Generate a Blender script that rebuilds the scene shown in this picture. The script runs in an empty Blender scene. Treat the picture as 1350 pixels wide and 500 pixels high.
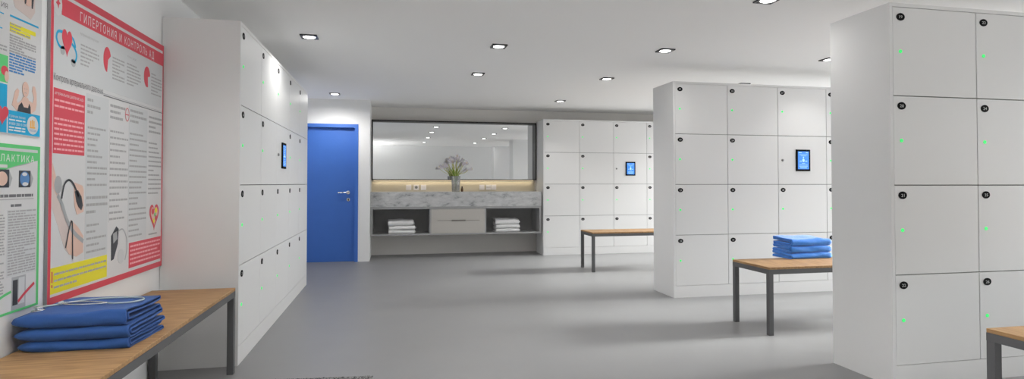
import bpy, bmesh, math, random
from mathutils import Vector, Matrix, noise
from mathutils.geometry import delaunay_2d_cdt
random.seed(7)
PI = math.pi
scene = bpy.context.scene
C = scene.collection

# ------------------------------------------------------------------ materials
def srgb(r, g, b):
    def f(c):
        c /= 255.0
        return c/12.92 if c <= .04045 else ((c+.055)/1.055)**2.4
    return (f(r), f(g), f(b), 1)

def mat(name, col, rough=.5, metal=0, emit=None, emit_s=0, noise_amt=0, noise_scale=20, bump=0, bump_scale=200, spec=.5, coat=0):
    m = bpy.data.materials.new(name); m.use_nodes = True
    nt = m.node_tree; b = nt.nodes['Principled BSDF']
    b.inputs['Base Color'].default_value = col
    b.inputs['Roughness'].default_value = rough
    b.inputs['Metallic'].default_value = metal
    b.inputs['Specular IOR Level'].default_value = spec
    b.inputs['Coat Weight'].default_value = coat
    if emit:
        b.inputs['Emission Color'].default_value = emit
        b.inputs['Emission Strength'].default_value = emit_s
    tc = nt.nodes.new('ShaderNodeTexCoord')
    if noise_amt:
        n = nt.nodes.new('ShaderNodeTexNoise'); n.inputs['Scale'].default_value = noise_scale; n.inputs['Detail'].default_value = 4
        nt.links.new(tc.outputs['Object'], n.inputs['Vector'])
        mx = nt.nodes.new('ShaderNodeMix'); mx.data_type = 'RGBA'
        mx.inputs[6].default_value = tuple(c*(1-noise_amt) for c in col[:3])+(1,)
        mx.inputs[7].default_value = tuple(min(1, c*(1+noise_amt)) for c in col[:3])+(1,)
        nt.links.new(n.outputs['Fac'], mx.inputs[0]); nt.links.new(mx.outputs[2], b.inputs['Base Color'])
    if bump:
        n2 = nt.nodes.new('ShaderNodeTexNoise'); n2.inputs['Scale'].default_value = bump_scale; n2.inputs['Detail'].default_value = 3
        nt.links.new(tc.outputs['Object'], n2.inputs['Vector'])
        bp = nt.nodes.new('ShaderNodeBump'); bp.inputs['Strength'].default_value = bump; bp.inputs['Distance'].default_value = .002
        nt.links.new(n2.outputs['Fac'], bp.inputs['Height']); nt.links.new(bp.outputs['Normal'], b.inputs['Normal'])
    return m

def wood_mat(name, axis):
    m = bpy.data.materials.new(name); m.use_nodes = True
    nt = m.node_tree; b = nt.nodes['Principled BSDF']; b.inputs['Roughness'].default_value = .5
    b.inputs['Specular IOR Level'].default_value = .3
    tc = nt.nodes.new('ShaderNodeTexCoord'); mp = nt.nodes.new('ShaderNodeMapping')
    mp.inputs['Scale'].default_value = (1.6, 26, 26) if axis == 'x' else (30, 2.4, 30)
    nt.links.new(tc.outputs['Object'], mp.inputs['Vector'])
    n = nt.nodes.new('ShaderNodeTexNoise'); n.inputs['Scale'].default_value = 2.2; n.inputs['Detail'].default_value = 6; n.inputs['Distortion'].default_value = .6
    nt.links.new(mp.outputs['Vector'], n.inputs['Vector'])
    cr = nt.nodes.new('ShaderNodeValToRGB')
    cr.color_ramp.elements[0].position = .3; cr.color_ramp.elements[0].color = srgb(138, 104, 70)
    cr.color_ramp.elements[1].position = .7; cr.color_ramp.elements[1].color = srgb(182, 146, 103)
    e = cr.color_ramp.elements.new(.5); e.color = srgb(163, 128, 88)
    nt.links.new(n.outputs['Fac'], cr.inputs['Fac']); nt.links.new(cr.outputs['Color'], b.inputs['Base Color'])
    bp = nt.nodes.new('ShaderNodeBump'); bp.inputs['Strength'].default_value = .15; bp.inputs['Distance'].default_value = .001
    nt.links.new(n.outputs['Fac'], bp.inputs['Height']); nt.links.new(bp.outputs['Normal'], b.inputs['Normal'])
    return m

def concrete_mat():
    m = bpy.data.materials.new('concrete_slab'); m.use_nodes = True
    nt = m.node_tree; b = nt.nodes['Principled BSDF']; b.inputs['Roughness'].default_value = .55
    tc = nt.nodes.new('ShaderNodeTexCoord'); mp = nt.nodes.new('ShaderNodeMapping'); mp.inputs['Scale'].default_value = (3.4, 7, 7)
    nt.links.new(tc.outputs['Object'], mp.inputs['Vector'])
    n = nt.nodes.new('ShaderNodeTexNoise'); n.inputs['Scale'].default_value = 2.0; n.inputs['Detail'].default_value = 9; n.inputs['Roughness'].default_value = .72; n.inputs['Distortion'].default_value = .25
    nt.links.new(mp.outputs['Vector'], n.inputs['Vector'])
    cr = nt.nodes.new('ShaderNodeValToRGB')
    cr.color_ramp.elements[0].position = .30; cr.color_ramp.elements[0].color = srgb(108, 110, 112)
    cr.color_ramp.elements[1].position = .62; cr.color_ramp.elements[1].color = srgb(196, 197, 197)
    e = cr.color_ramp.elements.new(.45); e.color = srgb(178, 179, 180)
    nt.links.new(n.outputs['Fac'], cr.inputs['Fac']); nt.links.new(cr.outputs['Color'], b.inputs['Base Color'])
    return m

def fabric_mat(name, col, rough=.85, sheen=.3, dist=.0012):
    m = bpy.data.materials.new(name); m.use_nodes = True
    nt = m.node_tree; b = nt.nodes['Principled BSDF']
    b.inputs['Base Color'].default_value = col; b.inputs['Roughness'].default_value = rough
    b.inputs['Sheen Weight'].default_value = sheen; b.inputs['Specular IOR Level'].default_value = .2
    tc = nt.nodes.new('ShaderNodeTexCoord')
    w = nt.nodes.new('ShaderNodeTexNoise'); w.inputs['Scale'].default_value = 420; w.inputs['Detail'].default_value = 2
    w2 = nt.nodes.new('ShaderNodeTexNoise'); w2.inputs['Scale'].default_value = 16; w2.inputs['Detail'].default_value = 3
    ad = nt.nodes.new('ShaderNodeMath'); ad.operation = 'MULTIPLY_ADD'; ad.inputs[1].default_value = 4.0
    for q in (w, w2): nt.links.new(tc.outputs['Object'], q.inputs['Vector'])
    nt.links.new(w2.outputs['Fac'], ad.inputs[0]); nt.links.new(w.outputs['Fac'], ad.inputs[2])
    bp = nt.nodes.new('ShaderNodeBump'); bp.inputs['Strength'].default_value = .5; bp.inputs['Distance'].default_value = dist
    nt.links.new(ad.outputs[0], bp.inputs['Height']); nt.links.new(bp.outputs['Normal'], b.inputs['Normal'])
    return m

def emit_mat(name, col, s):
    return mat(name, col, .5, emit=col, emit_s=s)

M = {}
M['wall'] = mat('white_wall_paint', (.79, .79, .785, 1), .75, bump=.08, bump_scale=350)
M['ceiling'] = mat('ceiling_paint', (.93, .925, .915, 1), .9, bump=.05, bump_scale=300)
M['niche'] = mat('greige_wall_paint', (.78, .76, .73, 1), .7, bump=.06, bump_scale=350)
M['splash'] = mat('beige_splashback', (.58, .53, .43, 1), .5, noise_amt=.03, noise_scale=40)
M['floor'] = mat('grey_resin_floor', (.235, .235, .237, 1), .42, noise_amt=.05, noise_scale=3, bump=.04, bump_scale=60, spec=.35)
M['locker'] = mat('white_locker_laminate', (.76, .76, .755, 1), .38, bump=.015, bump_scale=500, spec=.4)
M['gap'] = mat('gap_shade_grey', (.18, .18, .18, 1), .8)  # shade of the door gaps, put into the backing colour
M['black'] = mat('black_plastic', (.004, .004, .005, 1), .75, spec=.12)
M['white'] = mat('white_print', (.6, .6, .6, 1), .6)
M['green_led'] = emit_mat('green_led', (.035, .72, .15, 1), .72)
M['screen'] = emit_mat('touchscreen_blue', srgb(52, 116, 200), .9)
M['screen_light'] = emit_mat('touchscreen_pale', srgb(150, 190, 240), .9)
M['steel'] = mat('dark_grey_steel', (.105, .106, .109, 1), .5, metal=.1, bump=.03, bump_scale=500)
M['chrome'] = mat('brushed_chrome', (.75, .75, .76, 1), .25, metal=.9)
M['knob'] = mat('grey_metal', (.3, .3, .3, 1), .35, metal=.8)
M['oak'] = wood_mat('oak_board', 'y')
M['door'] = mat('blue_door_paint', srgb(58, 108, 192), .5, noise_amt=.04, noise_scale=8, bump=.04, bump_scale=300)
M['frame_dark'] = mat('dark_bronze_frame', (.02, .016, .014, 1), .4, metal=.4)
M['mirror'] = mat('mirror_glass', (.86, .88, .89, 1), .0, metal=1)
M['concrete'] = concrete_mat()
M['carcass'] = mat('grey_cabinet_board', (.33, .33, .33, 1), .6, noise_amt=.06, noise_scale=30)
M['drawer'] = mat('greige_drawer_front', (.46, .44, .41, 1), .5, noise_amt=.03, noise_scale=30)
M['groove'] = mat('drawer_groove', (.16, .145, .13, 1), .5)
M['blue'] = fabric_mat('royal_blue_cotton', srgb(48, 84, 146), sheen=.1)
M['towelblue'] = fabric_mat('bright_blue_terry', srgb(58, 130, 222), sheen=.4, dist=.003)
M['towelwhite'] = fabric_mat('white_terry', (.78, .78, .78, 1), dist=.003)
M['led'] = emit_mat('warm_led', (1, .85, .62, 1), .75)
M['lens'] = emit_mat('downlight_lens', (1, .99, .97, 1), 5)
M['trim'] = mat('black_downlight_trim', (.012, .013, .016, 1), .3)
M['plastic'] = mat('white_switch_plastic', (.85, .83, .86, 1), .35)
M['tube'] = mat('pale_grey_rubber', (.46, .53, .53, 1), .45)
M['paper'] = mat('poster_paper', (.62, .62, .62, 1), .45, spec=.3)
M['paper2'] = mat('poster_grey_panel', (.56, .575, .58, 1), .45, spec=.3)
M['edge'] = mat('poster_board_edge', (.22, .22, .23, 1), .5)
M['red'] = mat('poster_red', srgb(206, 72, 86), .45, spec=.3)
M['green'] = mat('poster_green', srgb(92, 196, 118), .45, spec=.3)
M['cyan'] = mat('poster_cyan', srgb(20, 160, 206), .45, spec=.3)
M['yellow'] = mat('poster_yellow', srgb(226, 216, 48), .45, spec=.3)
M['ink'] = mat('poster_grey_ink', (.36, .36, .36, 1), .6)
M['ink_dark'] = mat('poster_dark_ink', (.16, .16, .17, 1), .6)
M['ink_blue'] = mat('poster_blue_ink', srgb(60, 130, 190), .6)
M['ink_white'] = mat('poster_white_ink', (.74, .72, .72, 1), .6)
M['ink_pink'] = mat('poster_pale_red_ink', srgb(235, 170, 175), .6)
M['skin'] = mat('poster_skin_tone', srgb(214, 180, 164), .5)
M['skin2'] = mat('poster_pale_skin_tone', srgb(205, 190, 184), .5)
M['pic_dark'] = mat('poster_picture_dark', (.03, .035, .045, 1), .5)
M['pic_grey'] = mat('poster_picture_grey', (.36, .37, .38, 1), .5)
M['pic_blue'] = mat('poster_picture_blue', srgb(80, 130, 185), .5)
M['orange'] = mat('poster_orange', srgb(232, 170, 60), .5)
M['leaf'] = mat('green_leaf', (.26, .40, .05, 1), .5, noise_amt=.25, noise_scale=20)
M['stem'] = mat('pale_green_stem', (.62, .60, .26, 1), .5, noise_amt=.2, noise_scale=30)
M['petal'] = mat('lilac_petal', (.80, .76, .81, 1), .6, noise_amt=.2, noise_scale=60)
M['petal_tip'] = mat('pale_yellow_throat', (.80, .70, .36, 1), .6)
M['amber'] = mat('brown_bottle', (.12, .06, .035, 1), .25)

def glass_mat(name, col, rough=.03):
    m = bpy.data.materials.new(name); m.use_nodes = True
    nt = m.node_tree; nt.nodes.clear()
    out = nt.nodes.new('ShaderNodeOutputMaterial')
    tr = nt.nodes.new('ShaderNodeBsdfTransparent'); tr.inputs['Color'].default_value = col
    gl = nt.nodes.new('ShaderNodeBsdfGlossy'); gl.inputs['Roughness'].default_value = rough
    fr = nt.nodes.new('ShaderNodeFresnel'); fr.inputs['IOR'].default_value = 1.45
    mx = nt.nodes.new('ShaderNodeMixShader')
    nt.links.new(fr.outputs[0], mx.inputs[0]); nt.links.new(tr.outputs[0], mx.inputs[1]); nt.links.new(gl.outputs[0], mx.inputs[2])
    nt.links.new(mx.outputs[0], out.inputs['Surface'])
    return m
M['glass'] = glass_mat('clear_window_glass', (.97, .98, .98, 1))
M['vase'] = glass_mat('smoky_vase_glass', (.88, .89, .90, 1))
_nt = M['vase'].node_tree; _out = [n for n in _nt.nodes if n.type == 'OUTPUT_MATERIAL'][0]; _mx = [n for n in _nt.nodes if n.type == 'MIX_SHADER'][0]
_df = _nt.nodes.new('ShaderNodeBsdfDiffuse'); _df.inputs['Color'].default_value = (.62, .63, .64, 1); _m2 = _nt.nodes.new('ShaderNodeMixShader'); _m2.inputs[0].default_value = .30
_mx.inputs[0].default_value = .08
for _l in list(_nt.links):
    if _l.to_socket == _mx.inputs[0]: _nt.links.remove(_l)
_nt.links.new(_mx.outputs[0], _m2.inputs[1]); _nt.links.new(_df.outputs[0], _m2.inputs[2]); _nt.links.new(_m2.outputs[0], _out.inputs['Surface'])

def mat_pile():
    m = mat('speckled_mat_pile', (.08, .08, .08, 1), .95)
    nt = m.node_tree; b = nt.nodes['Principled BSDF']
    tc = nt.nodes.new('ShaderNodeTexCoord')
    n = nt.nodes.new('ShaderNodeTexNoise'); n.inputs['Scale'].default_value = 130; n.inputs['Detail'].default_value = 4
    cr = nt.nodes.new('ShaderNodeValToRGB')
    cr.color_ramp.elements[0].position = .42; cr.color_ramp.elements[0].color = (.012, .012, .013, 1)
    cr.color_ramp.elements[1].position = .62; cr.color_ramp.elements[1].color = (.34, .34, .34, 1)
    nt.links.new(tc.outputs['Object'], n.inputs['Vector']); nt.links.new(n.outputs['Fac'], cr.inputs['Fac'])
    nt.links.new(cr.outputs['Color'], b.inputs['Base Color'])
    return m
M['pile'] = mat_pile()

# ------------------------------------------------------------------ helpers
def bx(bm, x0, x1, y0, y1, z0, z1, mi=0):
    v = [bm.verts.new(p) for p in ((x0,y0,z0),(x1,y0,z0),(x1,y1,z0),(x0,y1,z0),(x0,y0,z1),(x1,y0,z1),(x1,y1,z1),(x0,y1,z1))]
    for q in ((3,2,1,0),(4,5,6,7),(0,1,5,4),(1,2,6,5),(2,3,7,6),(3,0,4,7)):
        f = bm.faces.new([v[i] for i in q]); f.material_index = mi
    return v

def bevel_all(bm, w, seg=2):
    bmesh.ops.bevel(bm, geom=list(bm.edges), offset=w, segments=seg, affect='EDGES', profile=.5)

def box_bm(x0, x1, y0, y1, z0, z1, bev=0, seg=2):
    bm = bmesh.new(); bx(bm, x0, x1, y0, y1, z0, z1)
    if bev: bevel_all(bm, bev, seg)
    return bm

def prism(bm, pts, y0, y1, mi=0):
    """closed polygon in local XZ, from y0 (front, smaller) to y1"""
    a = sum(pts[i][0]*pts[(i+1) % len(pts)][1]-pts[(i+1) % len(pts)][0]*pts[i][1] for i in range(len(pts)))
    if a < 0: pts = pts[::-1]
    f0 = [bm.verts.new((p[0], y0, p[1])) for p in pts]; f1 = [bm.verts.new((p[0], y1, p[1])) for p in pts]
    n = len(pts)
    f = bm.faces.new(f0); f.material_index = mi
    f = bm.faces.new(f1[::-1]); f.material_index = mi
    for i in range(n):
        f = bm.faces.new((f0[(i+1) % n], f0[i], f1[i], f1[(i+1) % n])); f.material_index = mi

def ell(cx, cz, rx, rz, n=28, a0=0, a1=2*PI):
    full = abs(a1-a0-2*PI) < 1e-6
    k = n if full else n+1
    return [(cx+rx*math.cos(a0+(a1-a0)*i/n), cz+rz*math.sin(a0+(a1-a0)*i/n)) for i in range(k)]

def tube(bm, pts, r, seg=10, mi=0, closed=False, caps=True):
    pts = [Vector(p) for p in pts]; n = len(pts); rings = []
    prev = None
    for i, p in enumerate(pts):
        if closed: t = pts[(i+1) % n]-pts[i-1]
        else: t = pts[min(i+1, n-1)]-pts[max(i-1, 0)]
        t.normalize()
        if prev is None:
            ref = Vector((0, 0, 1)) if abs(t.z) < .9 else Vector((1, 0, 0))
            u = t.cross(ref).normalized()
        else:
            u = (prev-t*prev.dot(t)).normalized()
        prev = u; w = t.cross(u)
        rr = r[i] if isinstance(r, (list, tuple)) else r
        rings.append([bm.verts.new(p+(u*math.cos(2*PI*k/seg)+w*math.sin(2*PI*k/seg))*rr) for k in range(seg)])
    m = n if closed else n-1
    for i in range(m):
        a, b = rings[i], rings[(i+1) % n]
        for k in range(seg):
            f = bm.faces.new((a[k], a[(k+1) % seg], b[(k+1) % seg], b[k])); f.material_index = mi; f.smooth = True
    if caps and not closed:
        f = bm.faces.new(rings[0][::-1]); f.material_index = mi
        f = bm.faces.new(rings[-1]); f.material_index = mi

def lathe(bm, prof, cx=0, cy=0, seg=24, mi=0, smooth=True):
    rings = []
    for r, z in prof:
        rings.append([bm.verts.new((cx+r*math.cos(2*PI*k/seg), cy+r*math.sin(2*PI*k/seg), z)) for k in range(seg)])
    for a, b in zip(rings, rings[1:]):
        for k in range(seg):
            f = bm.faces.new((a[k], a[(k+1) % seg], b[(k+1) % seg], b[k])); f.material_index = mi; f.smooth = smooth
    f = bm.faces.new(rings[0][::-1]); f.material_index = mi
    f = bm.faces.new(rings[-1]); f.material_index = mi

def spline(P, n=8, closed=False):
    P = [Vector(p) for p in P]; out = []; N = len(P)
    rng = range(N) if closed else range(N-1)
    for i in rng:
        if closed: a, b, c, d = P[i-1], P[i], P[(i+1) % N], P[(i+2) % N]
        else: a, b, c, d = P[max(i-1, 0)], P[i], P[i+1], P[min(i+2, N-1)]
        for k in range(n):
            t = k/n
            out.append(.5*((2*b)+(c-a)*t+(2*a-5*b+4*c-d)*t*t+(3*b-a-3*c+d)*t**3))
    if not closed: out.append(P[-1])
    return out

def mesh(name, bm, mats):
    bmesh.ops.recalc_face_normals(bm, faces=list(bm.faces))
    me = bpy.data.meshes.new(name); bm.to_mesh(me); bm.free()
    for m in (mats if isinstance(mats, (list, tuple)) else [mats]): me.materials.append(M[m])
    return me

def obj(name, bm, mats, parent=None, loc=(0, 0, 0)):
    me = bm if isinstance(bm, bpy.types.Mesh) else mesh(name, bm, mats)
    o = bpy.data.objects.new(name, me); C.objects.link(o); o.location = loc
    if parent: o.parent = parent
    return o

def tag(o, label=None, cat=None, group=None, kind=None):
    if label: o['label'] = label
    if cat: o['category'] = cat
    if group: o['group'] = group
    if kind: o['kind'] = kind
    return o

def thing(name, label, cat, loc=(0, 0, 0), rotz=0, group=None):
    o = bpy.data.objects.new(name, None); C.objects.link(o); o.empty_display_size = .1
    o.location = loc; o.rotation_euler = (0, 0, rotz)
    return tag(o, label, cat, group)

def struct(name, bm, mats, label=None, cat=None):
    return tag(obj(name, bm, mats), label, cat, kind='structure')

def text_into(bm, s, x, z, height, width=None, y0=-.001, y1=0, mi=0, align='LEFT', sx=None, bold=0, space=1.0):
    """letters standing in local XZ, facing -Y; (x,z) = baseline start"""
    cu = bpy.data.curves.new('lettering', 'FONT'); cu.body = s; cu.size = 1; cu.align_x = 'LEFT'
    cu.resolution_u = 2; cu.offset = bold; cu.space_character = space
    cu.fill_mode = 'NONE'
    ob = bpy.data.objects.new('lettering', cu)
    me = bpy.data.meshes.new_from_object(ob)
    nb = {}
    for e in me.edges:
        a, b = e.vertices; nb.setdefault(a, []).append(b); nb.setdefault(b, []).append(a)
    co = [Vector((v.co.x, v.co.y)) for v in me.vertices]
    edges = [tuple(e.vertices) for e in me.edges]
    bpy.data.meshes.remove(me); bpy.data.objects.remove(ob); bpy.data.curves.remove(cu)
    loops, seen = [], set()
    for st in nb:                                  # walk the outlines; vertex order along a contour gives its direction
        if st in seen: continue
        lp = [st]; seen.add(st); nxt = st+1 if st+1 in nb[st] else nb[st][0]
        while nxt not in seen:
            lp.append(nxt); seen.add(nxt)
            c = [q for q in nb[nxt] if q not in seen]
            if not c: break
            nxt = c[0]
        loops.append([co[q] for q in lp])
    xs = [v.x for v in co]
    if not xs: return
    x0, x1 = min(xs), max(xs); sz = height/.7
    k = (width/(x1-x0)) if width else sz*(sx or 1)
    off = -x0*k if align == 'LEFT' else -(x0+x1)/2*k
    boxes = [(min(p.x for p in l), max(p.x for p in l), min(p.y for p in l), max(p.y for p in l)) for l in loops]
    def winding(c):
        w = 0
        for l, bb in zip(loops, boxes):
            if not (bb[0] <= c.x <= bb[1] and bb[2] <= c.y <= bb[3]): continue
            for a, b in zip(l, l[1:]+l[:1]):
                if (a.y <= c.y) != (b.y <= c.y):
                    if a.x+(c.y-a.y)/(b.y-a.y)*(b.x-a.x) > c.x: w += 1 if b.y > a.y else -1
        return w
    ov, _, of, _, _, _ = delaunay_2d_cdt(co, edges, [], 0, 1e-6)
    vs = {}
    for f in of:
        c = sum((ov[q] for q in f), Vector((0, 0)))/len(f)
        if winding(c) == 0: continue
        for q in f:
            if q not in vs: vs[q] = bm.verts.new((x+ov[q].x*k+off, y0, z+ov[q].y*sz))
        try: nf = bm.faces.new([vs[q] for q in f]); nf.material_index = mi
        except ValueError: pass

# ------------------------------------------------------------------ the room
XL, XR = -1.397, 7.3
YN, YD, YF = -.23, 8.726, 9.47
CZ = 2.385
XN0, XN1 = -.316, 2.382          # niche between door wall and far lockers
NX = XR
struct('floor', box_bm(XL-.2, XR+.2, YN-.2, YF+.3, -.1, 0), 'floor')
struct('ceiling', box_bm(XL-.2, XR+.2, YN-.2, YF+.3, CZ, CZ+.1), 'ceiling')
struct('wall_left', box_bm(XL-.15, XL, YN-.2, YF+.15, 0, CZ), 'wall')
struct('wall_near', box_bm(XL, XR, YN-.15, YN, 0, CZ), 'wall')
struct('wall_far', box_bm(XN0, XR, YF, YF+.15, 0, CZ), 'niche')
# wall with the door, standing forward of the niche
DX0, DX1, DZ = -1.375, -.482, 2.024
bm = bmesh.new()
bx(bm, XL, DX0, YD, YF+.15, 0, CZ); bx(bm, DX1, XN0, YD, YF+.15, 0, CZ); bx(bm, DX0, DX1, YD, YF+.15, DZ, CZ)
struct('wall_far_left', bm, 'wall')
# right-hand wall with three tall windows, unseen and assumed for the light, one per aisle
wins = [(.0, 2.6), (3.25, 5.25), (5.85, 8.8)]
WZ0, WZ1 = .06, 2.3
bm = bmesh.new(); y = YN
for a, b in wins:
    bx(bm, XR, XR+.15, y, a, 0, CZ); bx(bm, XR, XR+.15, a, b, 0, WZ0); bx(bm, XR, XR+.15, a, b, WZ1, CZ); y = b
bx(bm, XR, XR+.15, y, YF, 0, CZ)
struct('wall_right', bm, 'wall')
def window(n, loc, rotz, wd):
    w = thing('window_%d' % n, None, None, loc, rotz); w['kind'] = 'structure'
    h = wd/2; H = WZ1-WZ0; f = bmesh.new()
    bx(f, .03, .09, -h, -h+.05, 0, H); bx(f, .03, .09, h-.05, h, 0, H); bx(f, .03, .09, -h+.05, h-.05, 0, .05); bx(f, .03, .09, -h+.05, h-.05, H-.05, H)
    bx(f, .03, .09, -.025, .025, .05, H-.05)
    obj('window_frame', f, 'locker', w)
    obj('pane', box_bm(.055, .061, -h+.05, -.025, .05, H-.05), 'glass', w)
    obj('pane', box_bm(.055, .061, .025, h-.05, .05, H-.05), 'glass', w)
    pl = bpy.data.lights.new('window_portal', 'AREA'); pl.shape = 'RECTANGLE'; pl.size = H; pl.size_y = wd; pl.cycles.is_portal = True
    po = bpy.data.objects.new('window_portal', pl); C.objects.link(po); po.parent = w; po.location = (.12, 0, H/2); po.rotation_euler = (0, PI/2, 0)
for i, (a, b) in enumerate(wins): window(i+1, (XR, (a+b)/2, WZ0), 0, b-a)

# blue door
d = thing('door_1', 'blue door with chrome lever handle in the far white wall', 'door', (DX0, YD, 0)); d['kind'] = 'structure'
W = DX1-DX0; fw = .052; LZ = 1.972
f = bmesh.new()
bx(f, 0, fw, -.008, .11, 0, DZ); bx(f, W-fw, W, -.008, .11, 0, DZ); bx(f, fw, W-fw, -.008, .11, LZ, DZ)
bx(f, fw, fw+.02, .098, .11, 0, LZ); bx(f, W-fw-.02, W-fw, .098, .11, 0, LZ); bx(f, fw+.02, W-fw-.02, .098, .11, LZ-.03, LZ)
obj('door_frame', f, 'door', d)
lf = obj('door_leaf', box_bm(fw+.003, W-fw-.003, .057, .097, .0015, LZ-.004, .001), 'door', d)
hx = -.629-DX0; hz = 1.017
b = bmesh.new()
tmp = [(.027, 0), (.027, .008), (.024, .010)]
lathe(b, tmp, seg=24)
tube(b, [(0, 0, .008), (0, 0, .045)], .009, 12)
tube(b, spline([(0, 0, .043), (-.02, 0, .048), (-.05, 0, .048), (-.145, 0, .048)], 5), .0085, 10)
bmesh.ops.rotate(b, verts=list(b.verts), cent=(0, 0, 0), matrix=Matrix.Rotation(PI/2, 3, 'X'))
obj('door_handle', b, 'chrome', lf, (hx, .057, hz))
b = bmesh.new(); lathe(b, [(.026, 0), (.026, .008), (.023, .010)], seg=24)
bmesh.ops.rotate(b, verts=list(b.verts), cent=(0, 0, 0), matrix=Matrix.Rotation(PI/2, 3, 'X'))
bx(b, -.006, .006, -.0115, -.009, -.017, .017, 1)
obj('door_lock', b, ['chrome', 'black'], lf, (hx+.005, .057, .912))

# ------------------------------------------------------------------ lockers
CW, CH, PL, T, LH = .5879, .5117, .1174, .0205, 2.1855
LD = .45
G = .0025
door_me = mesh('locker_door', box_bm(G, CW-G, 0, .018, G, CH-G, .0012, 1), 'locker')
led_b = bmesh.new()
prism(led_b, ell(0, 0, .0105, .0105, 8), -.003, .001)
led_me = mesh('indicator_light', led_b, 'green_led')
knob_b = bmesh.new(); lathe(knob_b, [(.013, 0), (.013, .006), (.010, .012), (.004, .013)], seg=20)
bmesh.ops.rotate(knob_b, verts=list(knob_b.verts), cent=(0, 0, 0), matrix=Matrix.Rotation(PI/2, 3, 'X'))
knob_me = mesh('cam_lock', knob_b, 'knob')

def screen_bm():
    b = bmesh.new()
    w, h = .17, .228
    bx(b, -w/2, w/2, -.012, 0, -h/2, h/2, 0)
    bevel_all(b, .002, 1)
    w2, h2 = .132, .188
    bx(b, -w2/2, w2/2, -.0128, -.011, -h2/2, h2/2, 1)
    def q(x0, x1, z0, z1): bx(b, x0, x1, -.0134, -.0126, z0, z1, 2)
    q(-.055, -.02, .078, .084); q(.03, .055, .078, .084); q(-.05, .05, .058, .0615)
    q(-.03, .03, .045, .048)
    prism(b, ell(0, 0, .014, .018, 16), -.0134, -.0126, 2)
    prism(b, ell(0, .03, .008, .008, 14), -.0134, -.0126, 2)
    q(-.045, -.02, -.012, -.004); q(.02, .045, -.012, -.004)
    q(-.02, .02, -.034, -.030); q(-.05, .05, -.052, -.048); q(-.05, .05, -.065, -.061); q(-.04, .04, -.082, -.076)
    return b
screen_me = mesh('touchscreen', screen_bm(), ['black', 'screen', 'screen_light'])

plate_cache = {}
def plate(num):
    if num not in plate_cache:
        b = bmesh.new()
        prism(b, ell(0, 0, .028, .0215, 28), -.003, .001, 0)
        text_into(b, str(num), 0, -.0085, .0165, y0=-.0036, mi=1, align='CENTER', sx=1.2)
        plate_cache[num] = mesh('number_plate', b, ['black', 'white'])
    return plate_cache[num]

def locker_bank(label, loc, rotz, ncol, num0=19):
    r = thing('locker_bank', label, 'lockers', loc, rotz, 'white locker banks')
    W = 2*T+ncol*CW
    b = bmesh.new()
    bx(b, 0, T, 0, LD, 0, LH); bx(b, W-T, W, 0, LD, 0, LH)
    bx(b, T, W-T, 0, LD, PL+4*CH, LH); bx(b, T, W-T, 0, LD, 0, PL)
    bx(b, T, W-T, LD-.015, LD, PL, PL+4*CH)
    bx(b, T, W-T, .0195, .03, PL, PL+4*CH, 1)
    obj('carcass', b, ['locker', 'gap'], r)
    num = num0
    for c in range(ncol):
        for k in range(4):
            x, z = T+c*CW, PL+(3-k)*CH
            dr = obj('locker_door', door_me, None, r, (x, 0, z))
            if c == 2 and k == 1:
                dr['label'] = 'locker door carrying the touchscreen'
                obj('touchscreen', screen_me, None, dr, (CW/2, 0, CH-.257))
                obj('cam_lock', knob_me, None, dr, (.052, 0, CH-.257))
            else:
                obj('number_plate', plate(num), None, dr, (.055, 0, CH-.058))
                obj('indicator_light', led_me, None, dr, (.052, 0, CH-.257))
                num += 1
    return r

locker_bank('white locker bank along the left wall, beside the red-bordered poster', (-.9437, 3.9054, 0), PI/2, 5)
locker_bank('large white locker bank nearest at the right edge, no screen in sight', (2.7764, 2.742, 0), 0, 6)
locker_bank('white locker bank in the middle behind the bench with the blue towels', (2.7783, 5.3134, 0), 0, 6)
locker_bank('farthest white locker bank, standing right of the mirror and vanity', (2.382, 8.888, 0), 0, 7)

# ------------------------------------------------------------------ benches
def bench(label, x0, x1, y0, y1, along='x', h=.515):
    cx, cy = (x0+x1)/2, (y0+y1)/2
    if along == 'x': L, D, rz = x1-x0, y1-y0, 0
    else: L, D, rz = y1-y0, x1-x0, PI/2
    r = thing('bench', label, 'bench', (cx, cy, 0), rz, 'oak-topped benches')
    tk, ap, lg = .018, .036, .037
    obj('seat_top', box_bm(-L/2, L/2, -D/2, D/2, h-tk, h, .0015, 1), 'oak', r)
    f = bmesh.new(); z0, z1 = h-tk-ap, h-tk
    bx(f, -L/2, L/2, -D/2, -D/2+lg, z0, z1); bx(f, -L/2, L/2, D/2-lg, D/2, z0, z1)
    bx(f, -L/2, -L/2+lg, -D/2+lg, D/2-lg, z0, z1); bx(f, L/2-lg, L/2, -D/2+lg, D/2-lg, z0, z1)
    obj('frame', f, 'steel', r)
    for sx in (-1, 1):
        for sy in (-1, 1):
            xa = -L/2 if sx < 0 else L/2-lg; ya = -D/2 if sy < 0 else D/2-lg
            obj('leg', box_bm(xa, xa+lg, ya, ya+lg, 0, z0, .0012, 1), 'steel', r)
    return r
bench('oak-topped bench against the left wall below the posters', -1.388, -.928, 1.95, 3.772, 'y')
bench('oak-topped bench carrying the bright blue folded towels', 2.795, 4.6, 3.85, 4.325)
bench('small-looking empty oak bench in front of the farthest lockers', 2.548, 4.35, 7.06, 7.53)
bench('oak bench corner at the lower right, before the nearest lockers', 2.556, 4.4, 1.56, 2.045)

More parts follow.
